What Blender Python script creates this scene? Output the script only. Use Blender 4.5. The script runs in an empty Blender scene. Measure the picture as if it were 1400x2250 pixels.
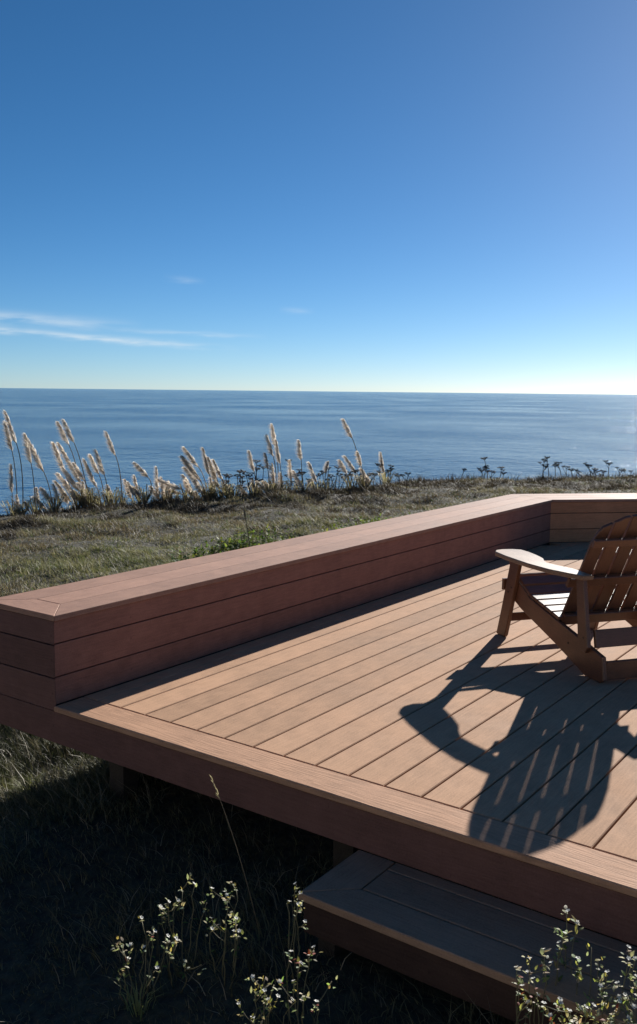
import bpy, math, random
import numpy as np
from mathutils import Vector, Matrix, noise

random.seed(7)
rng = np.random.default_rng(11)
scene = bpy.context.scene
COL = scene.collection
R = math.radians

# ------------------------------------------------------------------ camera
FPX, PW, PH = 2038.0, 1400.0, 2250.0
YAW, PITCH, ROLL = R(35.5317), R(-7.4275), R(0.6005)
CAM = Vector((3.0971, -2.4388, 1.3304))
c_f = Vector((-math.sin(YAW) * math.cos(PITCH), math.cos(YAW) * math.cos(PITCH), math.sin(PITCH)))
_r = Vector((math.cos(YAW), math.sin(YAW), 0.0))
_u = _r.cross(c_f)
c_r = _r * math.cos(ROLL) + _u * math.sin(ROLL)
c_u = _u * math.cos(ROLL) - _r * math.sin(ROLL)
cam = bpy.data.cameras.new("camera")
cam.sensor_fit = 'VERTICAL'
cam.sensor_height = 36.0
cam.lens = 36.0 * FPX / PH
cam.clip_start = 0.05
cam.clip_end = 200000.0
cam_ob = bpy.data.objects.new("camera", cam)
COL.objects.link(cam_ob)
cam_ob.matrix_world = Matrix(((c_r.x, c_u.x, -c_f.x, CAM.x), (c_r.y, c_u.y, -c_f.y, CAM.y),
                              (c_r.z, c_u.z, -c_f.z, CAM.z), (0, 0, 0, 1)))
scene.camera = cam_ob

# ------------------------------------------------------------------ sun and sky
SUN = Vector((-0.38, 2.69, 1.0)).normalized()
SUN_EL = math.asin(SUN.z)
SUN_AZ = math.atan2(SUN.x, SUN.y)          # clockwise from +Y
sl = bpy.data.lights.new("sun", 'SUN')
sl.energy = 5.0
sl.angle = R(0.5)
sl.color = (1.0, 0.955, 0.89)
so = bpy.data.objects.new("sun", sl)
COL.objects.link(so)
so.rotation_euler = (-SUN).to_track_quat('-Z', 'Y').to_euler()
so.location = SUN * 60

world = bpy.data.worlds.new("World")
scene.world = world
world.use_nodes = True
wt = world.node_tree
for n in list(wt.nodes):
    wt.nodes.remove(n)
SKY_STRENGTH = 0.05


def nd(tree, typ, **kw):
    n = tree.nodes.new(typ)
    for k, v in kw.items():
        setattr(n, k, v)
    return n


def mth(tree, op, a, b=None, c=None, clamp=False):
    n = tree.nodes.new('ShaderNodeMath')
    n.operation = op
    n.use_clamp = clamp
    for i, v in enumerate((a, b, c)):
        if v is None:
            continue
        if isinstance(v, (int, float)):
            n.inputs[i].default_value = v
        else:
            tree.links.new(v, n.inputs[i])
    return n.outputs[0]


def mixc(tree, fac, a, b, mode='MIX'):
    n = tree.nodes.new('ShaderNodeMix')
    n.data_type = 'RGBA'
    n.blend_type = mode
    for s, v in ((n.inputs[0], fac), (n.inputs[6], a), (n.inputs[7], b)):
        if isinstance(v, (int, float)):
            s.default_value = v
        elif isinstance(v, tuple):
            s.default_value = v if len(v) == 4 else v + (1.0,)
        else:
            tree.links.new(v, s)
    return n.outputs[2]


sky = nd(wt, 'ShaderNodeTexSky', sky_type='NISHITA')
sky.sun_disc = False
sky.sun_elevation = SUN_EL
sky.sun_rotation = SUN_AZ
sky.altitude = 20.0
sky.air_density = 0.6
sky.dust_density = 0.10
sky.ozone_density = 5.0
hsv = nd(wt, 'ShaderNodeHueSaturation')
hsv.inputs['Saturation'].default_value = 1.13
hsv.inputs['Hue'].default_value = 0.494
hsv.inputs['Value'].default_value = 0.95
wt.links.new(sky.outputs[0], hsv.inputs['Color'])
# thin cirrus streaks low over the sea
tc = nd(wt, 'ShaderNodeTexCoord')
sep = nd(wt, 'ShaderNodeSeparateXYZ')
wt.links.new(tc.outputs['Generated'], sep.inputs[0])
az = mth(wt, 'MULTIPLY', mth(wt, 'ARCTAN2', sep.outputs[0], sep.outputs[1]), 57.29578)
el = mth(wt, 'MULTIPLY', mth(wt, 'ARCSINE', sep.outputs[2]), 57.29578)
cmb = nd(wt, 'ShaderNodeCombineXYZ')
wt.links.new(mth(wt, 'MULTIPLY', az, 0.35), cmb.inputs[0])
wt.links.new(mth(wt, 'MULTIPLY', el, 2.2), cmb.inputs[1])
nz = nd(wt, 'ShaderNodeTexNoise')
nz.inputs['Scale'].default_value = 1.0
nz.inputs['Detail'].default_value = 6.0
wt.links.new(cmb.outputs[0], nz.inputs['Vector'])
nfac = mth(wt, 'MULTIPLY', mth(wt, 'SUBTRACT', nz.outputs[0], 0.5), 0.5)
AZC = -math.degrees(YAW)


def streak(az0, az1, e0, e1, wid, amp, fade):
    t = mth(wt, 'DIVIDE', mth(wt, 'SUBTRACT', az, az0), az1 - az0, clamp=True)
    ec = mth(wt, 'ADD', mth(wt, 'MULTIPLY', t, e1 - e0), e0)
    d = mth(wt, 'DIVIDE', mth(wt, 'ADD', mth(wt, 'SUBTRACT', el, ec), nfac), wid)
    g = mth(wt, 'EXPONENT', mth(wt, 'MULTIPLY', mth(wt, 'MULTIPLY', d, d), -1.0))
    inl = mth(wt, 'DIVIDE', mth(wt, 'SUBTRACT', az, az0), fade, clamp=True)
    inr = mth(wt, 'DIVIDE', mth(wt, 'SUBTRACT', az1, az), fade, clamp=True)
    m = mth(wt, 'MULTIPLY', mth(wt, 'MULTIPLY', g, inl), inr)
    tex = mth(wt, 'MULTIPLY', mth(wt, 'SUBTRACT', nz.outputs[0], 0.28), 2.6, clamp=True)
    return mth(wt, 'MULTIPLY', mth(wt, 'MULTIPLY', m, tex), amp)


s1 = streak(AZC - 34, AZC - 10.5, 4.5, 3.75, 0.32, 0.60, 7.0)
s2 = streak(AZC - 30, AZC - 4.6, 4.0, 2.45, 0.18, 0.68, 6.0)
s3 = streak(AZC - 13, AZC - 3.0, 3.5, 3.25, 0.13, 0.3, 4.0)
s4 = streak(AZC - 2.6, AZC - 0.2, 4.9, 4.7, 0.16, 0.22, 1.0)
s5 = streak(AZC - 9.5, AZC - 6.8, 6.6, 6.4, 0.16, 0.18, 1.2)
cl = mth(wt, 'ADD', mth(wt, 'ADD', mth(wt, 'ADD', s1, s2), mth(wt, 'ADD', s3, s4)), s5, clamp=True)
skyc = mixc(wt, cl, hsv.outputs[0], (8.6, 9.4, 9.8))
bg = nd(wt, 'ShaderNodeBackground')
bg.inputs['Strength'].default_value = SKY_STRENGTH
wt.links.new(skyc, bg.inputs['Color'])
wo = nd(wt, 'ShaderNodeOutputWorld')
wt.links.new(bg.outputs[0], wo.inputs['Surface'])

vs = scene.view_settings
vs.view_transform = 'Standard'
vs.look = 'None'
vs.exposure = 0.9
vs.gamma = 1.0
vs.use_curve_mapping = False
scene.render.engine = 'CYCLES'
scene.cycles.use_denoising = True
scene.cycles.max_bounces = 8
scene.cycles.transparent_max_bounces = 8


# ------------------------------------------------------------------ helpers
def ray(px, py):
    return c_f + c_r * ((px - PW / 2) / FPX) - c_u * ((py - PH / 2) / FPX)


def at_dist(px, py, dist):
    """point seen at that place of the photograph, at this plan distance from the viewpoint"""
    d = ray(px, py)
    return CAM + d * (dist / math.hypot(d.x, d.y))


def at_y(px, py, y):
    d = ray(px, py)
    return CAM + d * ((y - CAM.y) / d.y)


def put(name, data, parent=None, mat=None, M=None, label=None, cat=None, group=None, kind=None):
    o = bpy.data.objects.new(name, data)
    COL.objects.link(o)
    if mat is not None and data is not None:
        if not data.materials:
            data.materials.append(mat)
    if parent is not None:
        o.parent = parent
    if M is not None:
        o.matrix_basis = M
    if label:
        o['label'] = label
    if cat:
        o['category'] = cat
    if group:
        o['group'] = group
    if kind:
        o['kind'] = kind
    return o


def thing(name, label, cat, M, group=None):
    o = put(name, None, None, None, M, label, cat, group)
    o.empty_display_size = 0.1
    return o


class MB:
    def __init__(self):
        self.v, self.f, self.s = [], [], False

    def add(self, vs_, fs):
        b = len(self.v)
        self.v.extend([tuple(x) for x in vs_])
        self.f.extend([tuple(i + b for i in q) for q in fs])

    def tube(self, pts, rad, n=6, cap=True):
        pts = [Vector(p) for p in pts]
        rings = []
        for i, p in enumerate(pts):
            t = (pts[min(i + 1, len(pts) - 1)] - pts[max(i - 1, 0)]).normalized()
            a = t.orthogonal().normalized()
            if abs(t.z) < 0.9:
                a = t.cross(Vector((0, 0, 1))).normalized()
            else:
                a = t.cross(Vector((1, 0, 0))).normalized()
            b = t.cross(a)
            r = rad[i] if isinstance(rad, (list, tuple)) else rad
            rings.append([p + (a * math.cos(k * 2 * math.pi / n) + b * math.sin(k * 2 * math.pi / n)) * r for k in range(n)])
        vv = [x for g in rings for x in g]
        ff = []
        for i in range(len(rings) - 1):
            for k in range(n):
                ff.append((i * n + k, i * n + (k + 1) % n, (i + 1) * n + (k + 1) % n, (i + 1) * n + k))
        if cap:
            ff.append(tuple(range(n - 1, -1, -1)))
            ff.append(tuple((len(rings) - 1) * n + k for k in range(n)))
        self.add(vv, ff)

    def mesh(self, name, smooth=False):
        m = bpy.data.meshes.new(name)
        m.from_pydata(self.v, [], self.f)
        if smooth:
            m.polygons.foreach_set('use_smooth', [True] * len(m.polygons))
        m.update()
        return m


def inset(poly, d):
    n = len(poly)
    out = []
    for i in range(n):
        p0, p1, p2 = Vector(poly[i - 1]), Vector(poly[i]), Vector(poly[(i + 1) % n])
        e1, e2 = (p1 - p0).normalized(), (p2 - p1).normalized()
        n1, n2 = Vector((-e1.y, e1.x)), Vector((-e2.y, e2.x))
        k = n1 + n2
        den = max(0.3, 1 + n1.dot(n2))
        out.append(p1 + k * (d / den))
    return out


def area(poly):
    return 0.5 * sum(poly[i - 1][0] * poly[i][1] - poly[i][0] * poly[i - 1][1] for i in range(len(poly)))


def slab_mesh(name, poly, z0, z1, bev=0.003):
    """convex or mildly concave outline raised from z0 to z1 with chamfered rims"""
    if area(poly) < 0:
        poly = list(reversed(poly))
    n = len(poly)
    pi = inset(poly, bev)
    vv = [(p[0], p[1], z0 + bev) for p in poly] + [(p[0], p[1], z1 - bev) for p in poly] + \
         [(p[0], p[1], z1) for p in pi] + [(p[0], p[1], z0) for p in pi]
    ff = []
    for i in range(n):
        j = (i + 1) % n
        ff.append((i, j, n + j, n + i))
        ff.append((n + i, n + j, 2 * n + j, 2 * n + i))
        ff.append((3 * n + i, 3 * n + j, j, i))
    ff.append(tuple(range(2 * n, 3 * n)))
    ff.append(tuple(range(4 * n - 1, 3 * n - 1, -1)))
    m = bpy.data.meshes.new(name)
    m.from_pydata(vv, [], ff)
    m.update()
    return m


def board(name, parent, poly, z0, z1, direction, mat, bev=0.003):
    """world-plan outline -> object whose local X runs along the board"""
    d = Vector(direction).normalized()
    o = Vector(poly[0])
    loc = [((Vector(p) - o).dot(d), (Vector(p) - o).dot(Vector((-d.y, d.x)))) for p in poly]
    me = slab_mesh(name, loc, z0 - z1, 0.0, bev)
    M = Matrix.Translation((o.x, o.y, z1)) @ Matrix.Rotation(math.atan2(d.y, d.x), 4, 'Z')
    if parent is not None:
        M = Matrix.Translation(-parent.matrix_basis.translation) @ M
    return put(name, me, parent, mat, M)


def rect(x0, x1, y0, y1):
    return [(x0, y0), (x1, y0), (x1, y1), (x0, y1)]


# ------------------------------------------------------------------ materials
def new_mat(name):
    m = bpy.data.materials.new(name)
    m.use_nodes = True
    t = m.node_tree
    for n in list(t.nodes):
        t.nodes.remove(n)
    out = nd(t, 'ShaderNodeOutputMaterial')
    return m, t, out


def composite_mat(name, base, vary=0.16, rough=0.55, spec=0.5, grain=1.0, bump=0.25, ring=0.22):
    m, t, out = new_mat(name)
    b = nd(t, 'ShaderNodeBsdfPrincipled')
    tcn = nd(t, 'ShaderNodeTexCoord')
    oi = nd(t, 'ShaderNodeObjectInfo')
    off = nd(t, 'ShaderNodeVectorMath', operation='MULTIPLY_ADD')
    off.inputs[1].default_value = (0.7, 9.0, 9.0)
    t.links.new(tcn.outputs['Object'], off.inputs[0])
    cx = nd(t, 'ShaderNodeCombineXYZ')
    t.links.new(mth(t, 'MULTIPLY', oi.outputs['Random'], 37.0), cx.inputs[0])
    t.links.new(mth(t, 'MULTIPLY', oi.outputs['Random'], 91.0), cx.inputs[1])
    t.links.new(cx.outputs[0], off.inputs[2])
    n1 = nd(t, 'ShaderNodeTexNoise')          # cathedral grain
    n1.inputs['Scale'].default_value = 1.6 * grain
    n1.inputs['Detail'].default_value = 3.0
    n1.inputs['Distortion'].default_value = 0.6
    t.links.new(off.outputs[0], n1.inputs['Vector'])
    rings = mth(t, 'ABSOLUTE', mth(t, 'SINE', mth(t, 'MULTIPLY', n1.outputs[0], 46.0)))
    rings = mth(t, 'POWER', rings, 2.0)
    n2 = nd(t, 'ShaderNodeTexNoise')          # fine fibres
    n2.inputs['Scale'].default_value = 14.0 * grain
    n2.inputs['Detail'].default_value = 5.0
    t.links.new(off.outputs[0], n2.inputs['Vector'])
    n3 = nd(t, 'ShaderNodeTexNoise')          # broad wear
    n3.inputs['Scale'].default_value = 3.1
    n3.inputs['Detail'].default_value = 4.0
    t.links.new(tcn.outputs['Object'], n3.inputs['Vector'])
    n4 = nd(t, 'ShaderNodeTexNoise')          # specks
    n4.inputs['Scale'].default_value = 160.0
    n4.inputs['Detail'].default_value = 2.0
    t.links.new(tcn.outputs['Object'], n4.inputs['Vector'])
    n5 = nd(t, 'ShaderNodeTexNoise')          # mottling
    n5.inputs['Scale'].default_value = 11.0
    n5.inputs['Detail'].default_value = 5.0
    n5.inputs['Roughness'].default_value = 0.65
    t.links.new(tcn.outputs['Object'], n5.inputs['Vector'])
    v = mth(t, 'ADD', mth(t, 'MULTIPLY', mth(t, 'SUBTRACT', rings, 0.5), ring),
            mth(t, 'MULTIPLY', mth(t, 'SUBTRACT', n2.outputs[0], 0.5), 1.3))
    v = mth(t, 'ADD', v, mth(t, 'MULTIPLY', mth(t, 'SUBTRACT', n3.outputs[0], 0.5), 1.5))
    v = mth(t, 'ADD', v, mth(t, 'MULTIPLY', mth(t, 'SUBTRACT', n5.outputs[0], 0.5), 1.6))
    v = mth(t, 'ADD', v, mth(t, 'MULTIPLY', mth(t, 'SUBTRACT', n4.outputs[0], 0.5), 1.5))
    v = mth(t, 'ADD', v, mth(t, 'MULTIPLY', mth(t, 'SUBTRACT', oi.outputs['Random'], 0.5), 0.8))
    fac = mth(t, 'ADD', mth(t, 'MULTIPLY', v, 0.62), 0.5, clamp=True)
    lo = tuple(c * (1 - 2.0 * vary) for c in base)
    hi = tuple(min(0.9, c * (1 + 2.0 * vary)) for c in base)
    # pale scuffs and small dark stains
    sc_ = nd(t, 'ShaderNodeTexNoise')
    sc_.inputs['Scale'].default_value = 55.0
    sc_.inputs['Detail'].default_value = 3.0
    t.links.new(tcn.outputs['Object'], sc_.inputs['Vector'])
    pale = mth(t, 'MULTIPLY', mth(t, 'MULTIPLY', mth(t, 'SUBTRACT', sc_.outputs[0], 0.66), 9.0, clamp=True), 0.4)
    darkm = mth(t, 'MULTIPLY', mth(t, 'MULTIPLY', mth(t, 'SUBTRACT', 0.34, sc_.outputs[0]), 9.0, clamp=True), 0.5)
    colr = mixc(t, fac, lo, hi)
    colr = mixc(t, pale, colr, tuple(min(0.9, c * 1.35 + 0.04) for c in base))
    colr = mixc(t, darkm, colr, tuple(c * 0.5 for c in base))
    t.links.new(colr, b.inputs['Base Color'])
    b.inputs['Specular IOR Level'].default_value = spec
    t.links.new(mth(t, 'ADD', mth(t, 'MULTIPLY', n3.outputs[0], 0.25), rough - 0.12), b.inputs['Roughness'])
    bp = nd(t, 'ShaderNodeBump')
    bp.inputs['Strength'].default_value = bump
    bp.inputs['Distance'].default_value = 0.002
    hgt = mth(t, 'ADD', mth(t, 'MULTIPLY', rings, 0.4), mth(t, 'ADD', n2.outputs[0], mth(t, 'MULTIPLY', n4.outputs[0], 0.5)))
    t.links.new(hgt, bp.inputs['Height'])
    t.links.new(bp.outputs[0], b.inputs['Normal'])
    t.links.new(b.outputs[0], out.inputs['Surface'])
    return m


def leaf_mat(name, trans=0.45, attr=True, col=(0.1, 0.12, 0.03), rough=0.6, tint=(1.15, 1.1, 0.6)):
    m, t, out = new_mat(name)
    if attr:
        a = nd(t, 'ShaderNodeAttribute', attribute_name='Col')
        cc = a.outputs['Color']
    else:
        a = nd(t, 'ShaderNodeRGB')
        a.outputs[0].default_value = col + (1,)
        cc = a.outputs[0]
    b = nd(t, 'ShaderNodeBsdfPrincipled')
    b.inputs['Roughness'].default_value = rough
    b.inputs['Specular IOR Level'].default_value = 0.3
    t.links.new(cc, b.inputs['Base Color'])
    tr = nd(t, 'ShaderNodeBsdfTranslucent')
    t.links.new(mixc(t, 1.0, cc, tint, 'MULTIPLY'), tr.inputs['Color'])
    mx = nd(t, 'ShaderNodeMixShader')
    mx.inputs[0].default_value = trans
    t.links.new(b.outputs[0], mx.inputs[1])
    t.links.new(tr.outputs[0], mx.inputs[2])
    t.links.new(mx.outputs[0], out.inputs['Surface'])
    return m


def plain_mat(name, col, rough=0.6, metal=0.0, nscale=30.0, var=0.25):
    m, t, out = new_mat(name)
    b = nd(t, 'ShaderNodeBsdfPrincipled')
    tcn = nd(t, 'ShaderNodeTexCoord')
    n = nd(t, 'ShaderNodeTexNoise')
    n.inputs['Scale'].default_value = nscale
    n.inputs['Detail'].default_value = 4
    t.links.new(tcn.outputs['Object'], n.inputs['Vector'])
    t.links.new(mixc(t, n.outputs[0], tuple(c * (1 - var) for c in col), tuple(c * (1 + var) for c in col)), b.inputs['Base Color'])
    b.inputs['Roughness'].default_value = rough
    b.inputs['Metallic'].default_value = metal
    t.links.new(b.outputs[0], out.inputs['Surface'])
    return m


M_DECK = composite_mat('deck_composite', (0.44, 0.266, 0.165), 0.13, 0.85, spec=0.12)
M_BORDER = composite_mat('border_composite', (0.395, 0.228, 0.142), 0.13, 0.8, spec=0.15, grain=0.8, ring=0.6, bump=0.4)
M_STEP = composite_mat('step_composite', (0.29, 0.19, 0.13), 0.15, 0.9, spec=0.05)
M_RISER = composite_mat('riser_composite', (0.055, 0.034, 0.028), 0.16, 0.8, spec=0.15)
M_FASCIA = composite_mat('fascia_composite', (0.155, 0.08, 0.066), 0.14, 0.75, spec=0.2)  # bench boards darkened in colour to offset the bounced light on them
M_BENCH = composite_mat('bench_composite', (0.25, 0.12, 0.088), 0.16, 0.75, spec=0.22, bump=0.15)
M_BENCH_GLOW = composite_mat('bench_composite_glow', (0.44, 0.21, 0.11), 0.15, 0.75, spec=0.2, bump=0.15)  # paler, warmer copy of the bench boards: bounced glow put into the colour
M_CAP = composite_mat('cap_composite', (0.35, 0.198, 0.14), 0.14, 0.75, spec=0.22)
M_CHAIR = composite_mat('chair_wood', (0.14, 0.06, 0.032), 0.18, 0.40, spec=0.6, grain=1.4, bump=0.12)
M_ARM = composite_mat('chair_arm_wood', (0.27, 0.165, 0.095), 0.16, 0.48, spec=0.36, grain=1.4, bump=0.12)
M_POST = composite_mat('post_timber', (0.05, 0.042, 0.034), 0.2, 0.85, spec=0.15)
M_DARK = plain_mat('dark_timber', (0.05, 0.035, 0.03), 0.9)
M_SCREW = plain_mat('dark_steel', (0.08, 0.07, 0.07), 0.4, 0.9)
M_GRASS = leaf_mat('grass_blades', 0.35, tint=(1.0, 1.02, 0.75))
M_DENSE = leaf_mat('dense_grass', 0.18, tint=(1.0, 1.02, 0.75))
M_PLUME = leaf_mat('pampas_plume', 0.68, tint=(1.05, 1.0, 0.92))
M_LEAF = leaf_mat('green_leaf', 0.5)
M_STALK = plain_mat('pale_stalk', (0.22, 0.16, 0.09), 0.7)
M_DRY = plain_mat('dried_stalk', (0.045, 0.03, 0.024), 0.85)
M_WSTEM = plain_mat('weed_stem', (0.16, 0.14, 0.07), 0.6)
M_PETAL = leaf_mat('petal', 0.4, attr=False, col=(0.75, 0.74, 0.68), tint=(1, 1, 1))


# ------------------------------------------------------------------ terrain and sea
EDGE = [(-16, -25), (-14, -10), (-12.2, 0), (-11.2, 4.5), (-10.66, 7.3), (-10.2, 9.0), (-9.45, 10.0), (-8.5, 10.9),
        (-7.75, 12.3), (-7.5, 14.0), (-7.35, 15.8), (-6.9, 16.75), (-5.6, 16.9), (-4.7, 17.5), (-3.4, 18.2), (0, 19.3), (8, 21), (20, 22.5), (45, 24)]
EP = np.array(EDGE, float)


def edge_sd(x, y):
    """distance past the bluff edge, positive on the sea side"""
    x = np.asarray(x, float); y = np.asarray(y, float)
    best = np.full(x.shape, 1e9); sgn = np.ones(x.shape)
    for a, b in zip(EP[:-1], EP[1:]):
        d = b - a; L2 = (d ** 2).sum()
        t = np.clip(((x - a[0]) * d[0] + (y - a[1]) * d[1]) / L2, 0, 1)
        qx, qy = a[0] + t * d[0], a[1] + t * d[1]
        dist = np.hypot(x - qx, y - qy)
        cr = d[0] * (y - a[1]) - d[1] * (x - a[0])
        upd = dist < best - 1e-9
        best = np.where(upd, dist, best); sgn = np.where(upd, np.sign(cr), sgn)
    return best * sgn


def vnoise(x, y, s, seed=0.0):
    return np.array([noise.noise(Vector((a * s + seed, b * s - seed * 0.7, seed))) for a, b in zip(np.ravel(x), np.ravel(y))]).reshape(np.shape(x))


def sstep(a, b, x):
    t = np.clip((x - a) / (b - a), 0, 1)
    return t * t * (3 - 2 * t)


def ground(x, y, detail=True):
    x = np.asarray(x, float); y = np.asarray(y, float)
    g = -0.45 - 0.03 * np.maximum(0, -x) + 0.011 * np.maximum(0, y - 8)
    g = g + 0.03 * np.exp(-((x - 0.3) / 0.5) ** 2) - 0.10 * sstep(0.15, -0.5, x) + 0.09 * sstep(0.5, 1.7, x)
    if detail:
        away = sstep(0.3, 3.0, np.hypot(np.maximum(0, -x - 0.4), 0))
        g = g + vnoise(x, y, 0.35, 3.1) * 0.07 * away + vnoise(x, y, 1.3, 8.2) * (0.02 + 0.05 * away) + vnoise(x, y, 2.9, 5.7) * 0.035 * away
        d = edge_sd(x, y)
        near = np.exp(-((d + 1.2) / 1.4) ** 2)
        g = g + near * (vnoise(x, y, 0.9, 21.0) * 0.14 + 0.04)
    d = edge_sd(x, y)
    p = np.maximum(0, d)
    g = g - np.minimum(30.0, 0.42 * p + 0.30 * p * p)
    return g


def ground_at(x, y):
    return float(ground(np.array([x]), np.array([y]))[0])


def axis(lo, hi, fine_lo, fine_hi, fs, cs):
    a = list(np.arange(lo, fine_lo, cs)) + list(np.arange(fine_lo, fine_hi, fs)) + list(np.arange(fine_hi, hi + cs, cs))
    return np.array(a)


gx = axis(-34, 50, -13, 4.5, 0.16, 1.6)
gy = axis(-26, 44, -2.5, 20.5, 0.16, 1.6)
GX, GY = np.meshgrid(gx, gy)
GZ = ground(GX, GY)
nx, ny = len(gx), len(gy)
idx = np.arange(nx * ny).reshape(ny, nx)
quads = np.stack([idx[:-1, :-1], idx[:-1, 1:], idx[1:, 1:], idx[1:, :-1]], -1).reshape(-1, 4)


def fast_mesh(name, V, F, col=None, smooth=False):
    V = np.asarray(V, np.float32); F = np.asarray(F, np.int32)
    m = bpy.data.meshes.new(name)
    k = F.shape[1]
    m.vertices.add(len(V)); m.vertices.foreach_set('co', V.ravel())
    m.loops.add(F.size); m.loops.foreach_set('vertex_index', F.ravel())
    m.polygons.add(len(F)); m.polygons.foreach_set('loop_start', np.arange(len(F), dtype=np.int32) * k)
    if smooth:
        m.polygons.foreach_set('use_smooth', np.ones(len(F), bool))
    if col is not None:
        a = m.color_attributes.new('Col', 'FLOAT_COLOR', 'POINT')
        c4 = np.ones((len(V), 4), np.float32); c4[:, :3] = col
        a.data.foreach_set('color', c4.ravel())
    m.update(calc_edges=True)
    m.validate()
    return m


mt, t, out = new_mat('soil_and_thatch')
b = nd(t, 'ShaderNodeBsdfPrincipled')
tcn = nd(t, 'ShaderNodeTexCoord')
na = nd(t, 'ShaderNodeTexNoise'); na.inputs['Scale'].default_value = 1.1; na.inputs['Detail'].default_value = 6
nb = nd(t, 'ShaderNodeTexNoise'); nb.inputs['Scale'].default_value = 22.0; nb.inputs['Detail'].default_value = 5
t.links.new(tcn.outputs['Object'], na.inputs['Vector']); t.links.new(tcn.outputs['Object'], nb.inputs['Vector'])
c1 = mixc(t, na.outputs[0], (0.06, 0.06, 0.03), (0.09, 0.078, 0.045))
c2 = mixc(t, mth(t, 'MULTIPLY', mth(t, 'SUBTRACT', nb.outputs[0], 0.35), 2.2, clamp=True), (0.018, 0.016, 0.01), c1)
t.links.new(c2, b.inputs['Base Color']); b.inputs['Roughness'].default_value = 0.95
bp = nd(t, 'ShaderNodeBump'); bp.inputs['Strength'].default_value = 0.8; bp.inputs['Distance'].default_value = 0.03
t.links.new(nb.outputs[0], bp.inputs['Height']); t.links.new(bp.outputs[0], b.inputs['Normal'])
t.links.new(b.outputs[0], out.inputs['Surface'])
M_SOIL = mt
put('ground', fast_mesh('ground', np.stack([GX, GY, GZ], -1).reshape(-1, 3), quads, smooth=True), None, M_SOIL, kind='structure',
    label='grassy bluff top falling away to the sea')

SEA_Z = -19.0
mt, t, out = new_mat('sea_water')
geo = nd(t, 'ShaderNodeNewGeometry')
w1 = nd(t, 'ShaderNodeTexNoise'); w1.inputs['Scale'].default_value = 0.30; w1.inputs['Detail'].default_value = 5.0; w1.inputs['Roughness'].default_value = 0.6
w2 = nd(t, 'ShaderNodeTexNoise'); w2.inputs['Scale'].default_value = 0.035; w2.inputs['Detail'].default_value = 3.0
w3 = nd(t, 'ShaderNodeTexNoise'); w3.inputs['Scale'].default_value = 0.006; w3.inputs['Detail'].default_value = 3.0
mp = nd(t, 'ShaderNodeMapping'); mp.inputs['Rotation'].default_value = (0, 0, -YAW); mp.inputs['Scale'].default_value = (1.0, 1.0, 1.0)
mp.vector_type = 'POINT'
t.links.new(geo.outputs['Position'], mp.inputs['Vector'])
for w in (w1, w2, w3):
    t.links.new(mp.outputs[0], w.inputs['Vector'])
w4 = nd(t, 'ShaderNodeTexNoise'); w4.inputs['Scale'].default_value = 0.09; w4.inputs['Detail'].default_value = 4.0
t.links.new(mp.outputs[0], w4.inputs['Vector'])
h = mth(t, 'ADD', mth(t, 'MULTIPLY', w1.outputs[0], 3.3), mth(t, 'ADD', mth(t, 'MULTIPLY', w4.outputs[0], 5.0), mth(t, 'MULTIPLY', w2.outputs[0], 4.0)))
h = mth(t, 'MULTIPLY', h, mth(t, 'ADD', mth(t, 'MULTIPLY', mth(t, 'MULTIPLY', mth(t, 'SUBTRACT', w3.outputs[0], 0.38), 4.0, clamp=True), 0.8), 0.6))   # wind patches
bp = nd(t, 'ShaderNodeBump'); bp.inputs['Strength'].default_value = 1.0; bp.inputs['Distance'].default_value = 0.23
t.links.new(h, bp.inputs['Height'])
# wave facets lean towards the viewer, so the mean reflectance stays below that of a flat mirror
df = nd(t, 'ShaderNodeBsdfDiffuse'); df.inputs['Color'].default_value = (0.012, 0.09, 0.225, 1)
gl = nd(t, 'ShaderNodeBsdfGlossy')
fr = nd(t, 'ShaderNodeFresnel'); fr.inputs['IOR'].default_value = 1.333
t.links.new(mth(t, 'ADD', mth(t, 'MULTIPLY', w3.outputs[0], 0.12), 0.03), gl.inputs['Roughness'])
for q in (df, gl, fr):
    t.links.new(bp.outputs[0], q.inputs['Normal'])
mxs = nd(t, 'ShaderNodeMixShader')
t.links.new(mth(t, 'MULTIPLY', fr.outputs[0], 0.93), mxs.inputs[0])
t.links.new(df.outputs[0], mxs.inputs[1]); t.links.new(gl.outputs[0], mxs.inputs[2])
t.links.new(mxs.outputs[0], out.inputs['Surface'])
S = 90000.0
sea = fast_mesh('sea', [(-S, -S, SEA_Z), (S, -S, SEA_Z), (S, S, SEA_Z), (-S, S, SEA_Z)], [(0, 1, 2, 3)])
put('sea', sea, None, mt, kind='structure', label='calm blue ocean reaching to the horizon')

# ------------------------------------------------------------------ deck
PATH = [(0.0, 0.0), (0.0, 5.48), (1.556, 7.036), (6.4, 7.036)]        # inner foot of the bench
FRONT, RIGHT = 0.0, 6.4
DZ = 0.025


def off_pt(o, i):
    """corner i of the bench path moved outwards by o"""
    P = [Vector(p) for p in PATH]
    def nrm(k):
        d = (P[k + 1] - P[k]).normalized()
        return Vector((-d.y, d.x))
    if i == 0:
        return P[0] + nrm(0) * o
    if i == len(P) - 1:
        return P[i] + nrm(i - 1) * o
    a, c = nrm(i - 1), nrm(i)
    return P[i] + (a + c) * (o / (1 + a.dot(c)))


deck = thing('wooden_deck', 'raised brown composite deck with wide boards and dark fascia', 'deck', Matrix.Translation((0, 0, 0)))
# ripped strip beside the bench, then full boards
BO = 0.144


def far_y(x, o):
    # inner line of the far border, o inside the bench face
    return min(5.48 + x - o * math.sqrt(2), 7.036 - o)


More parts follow.
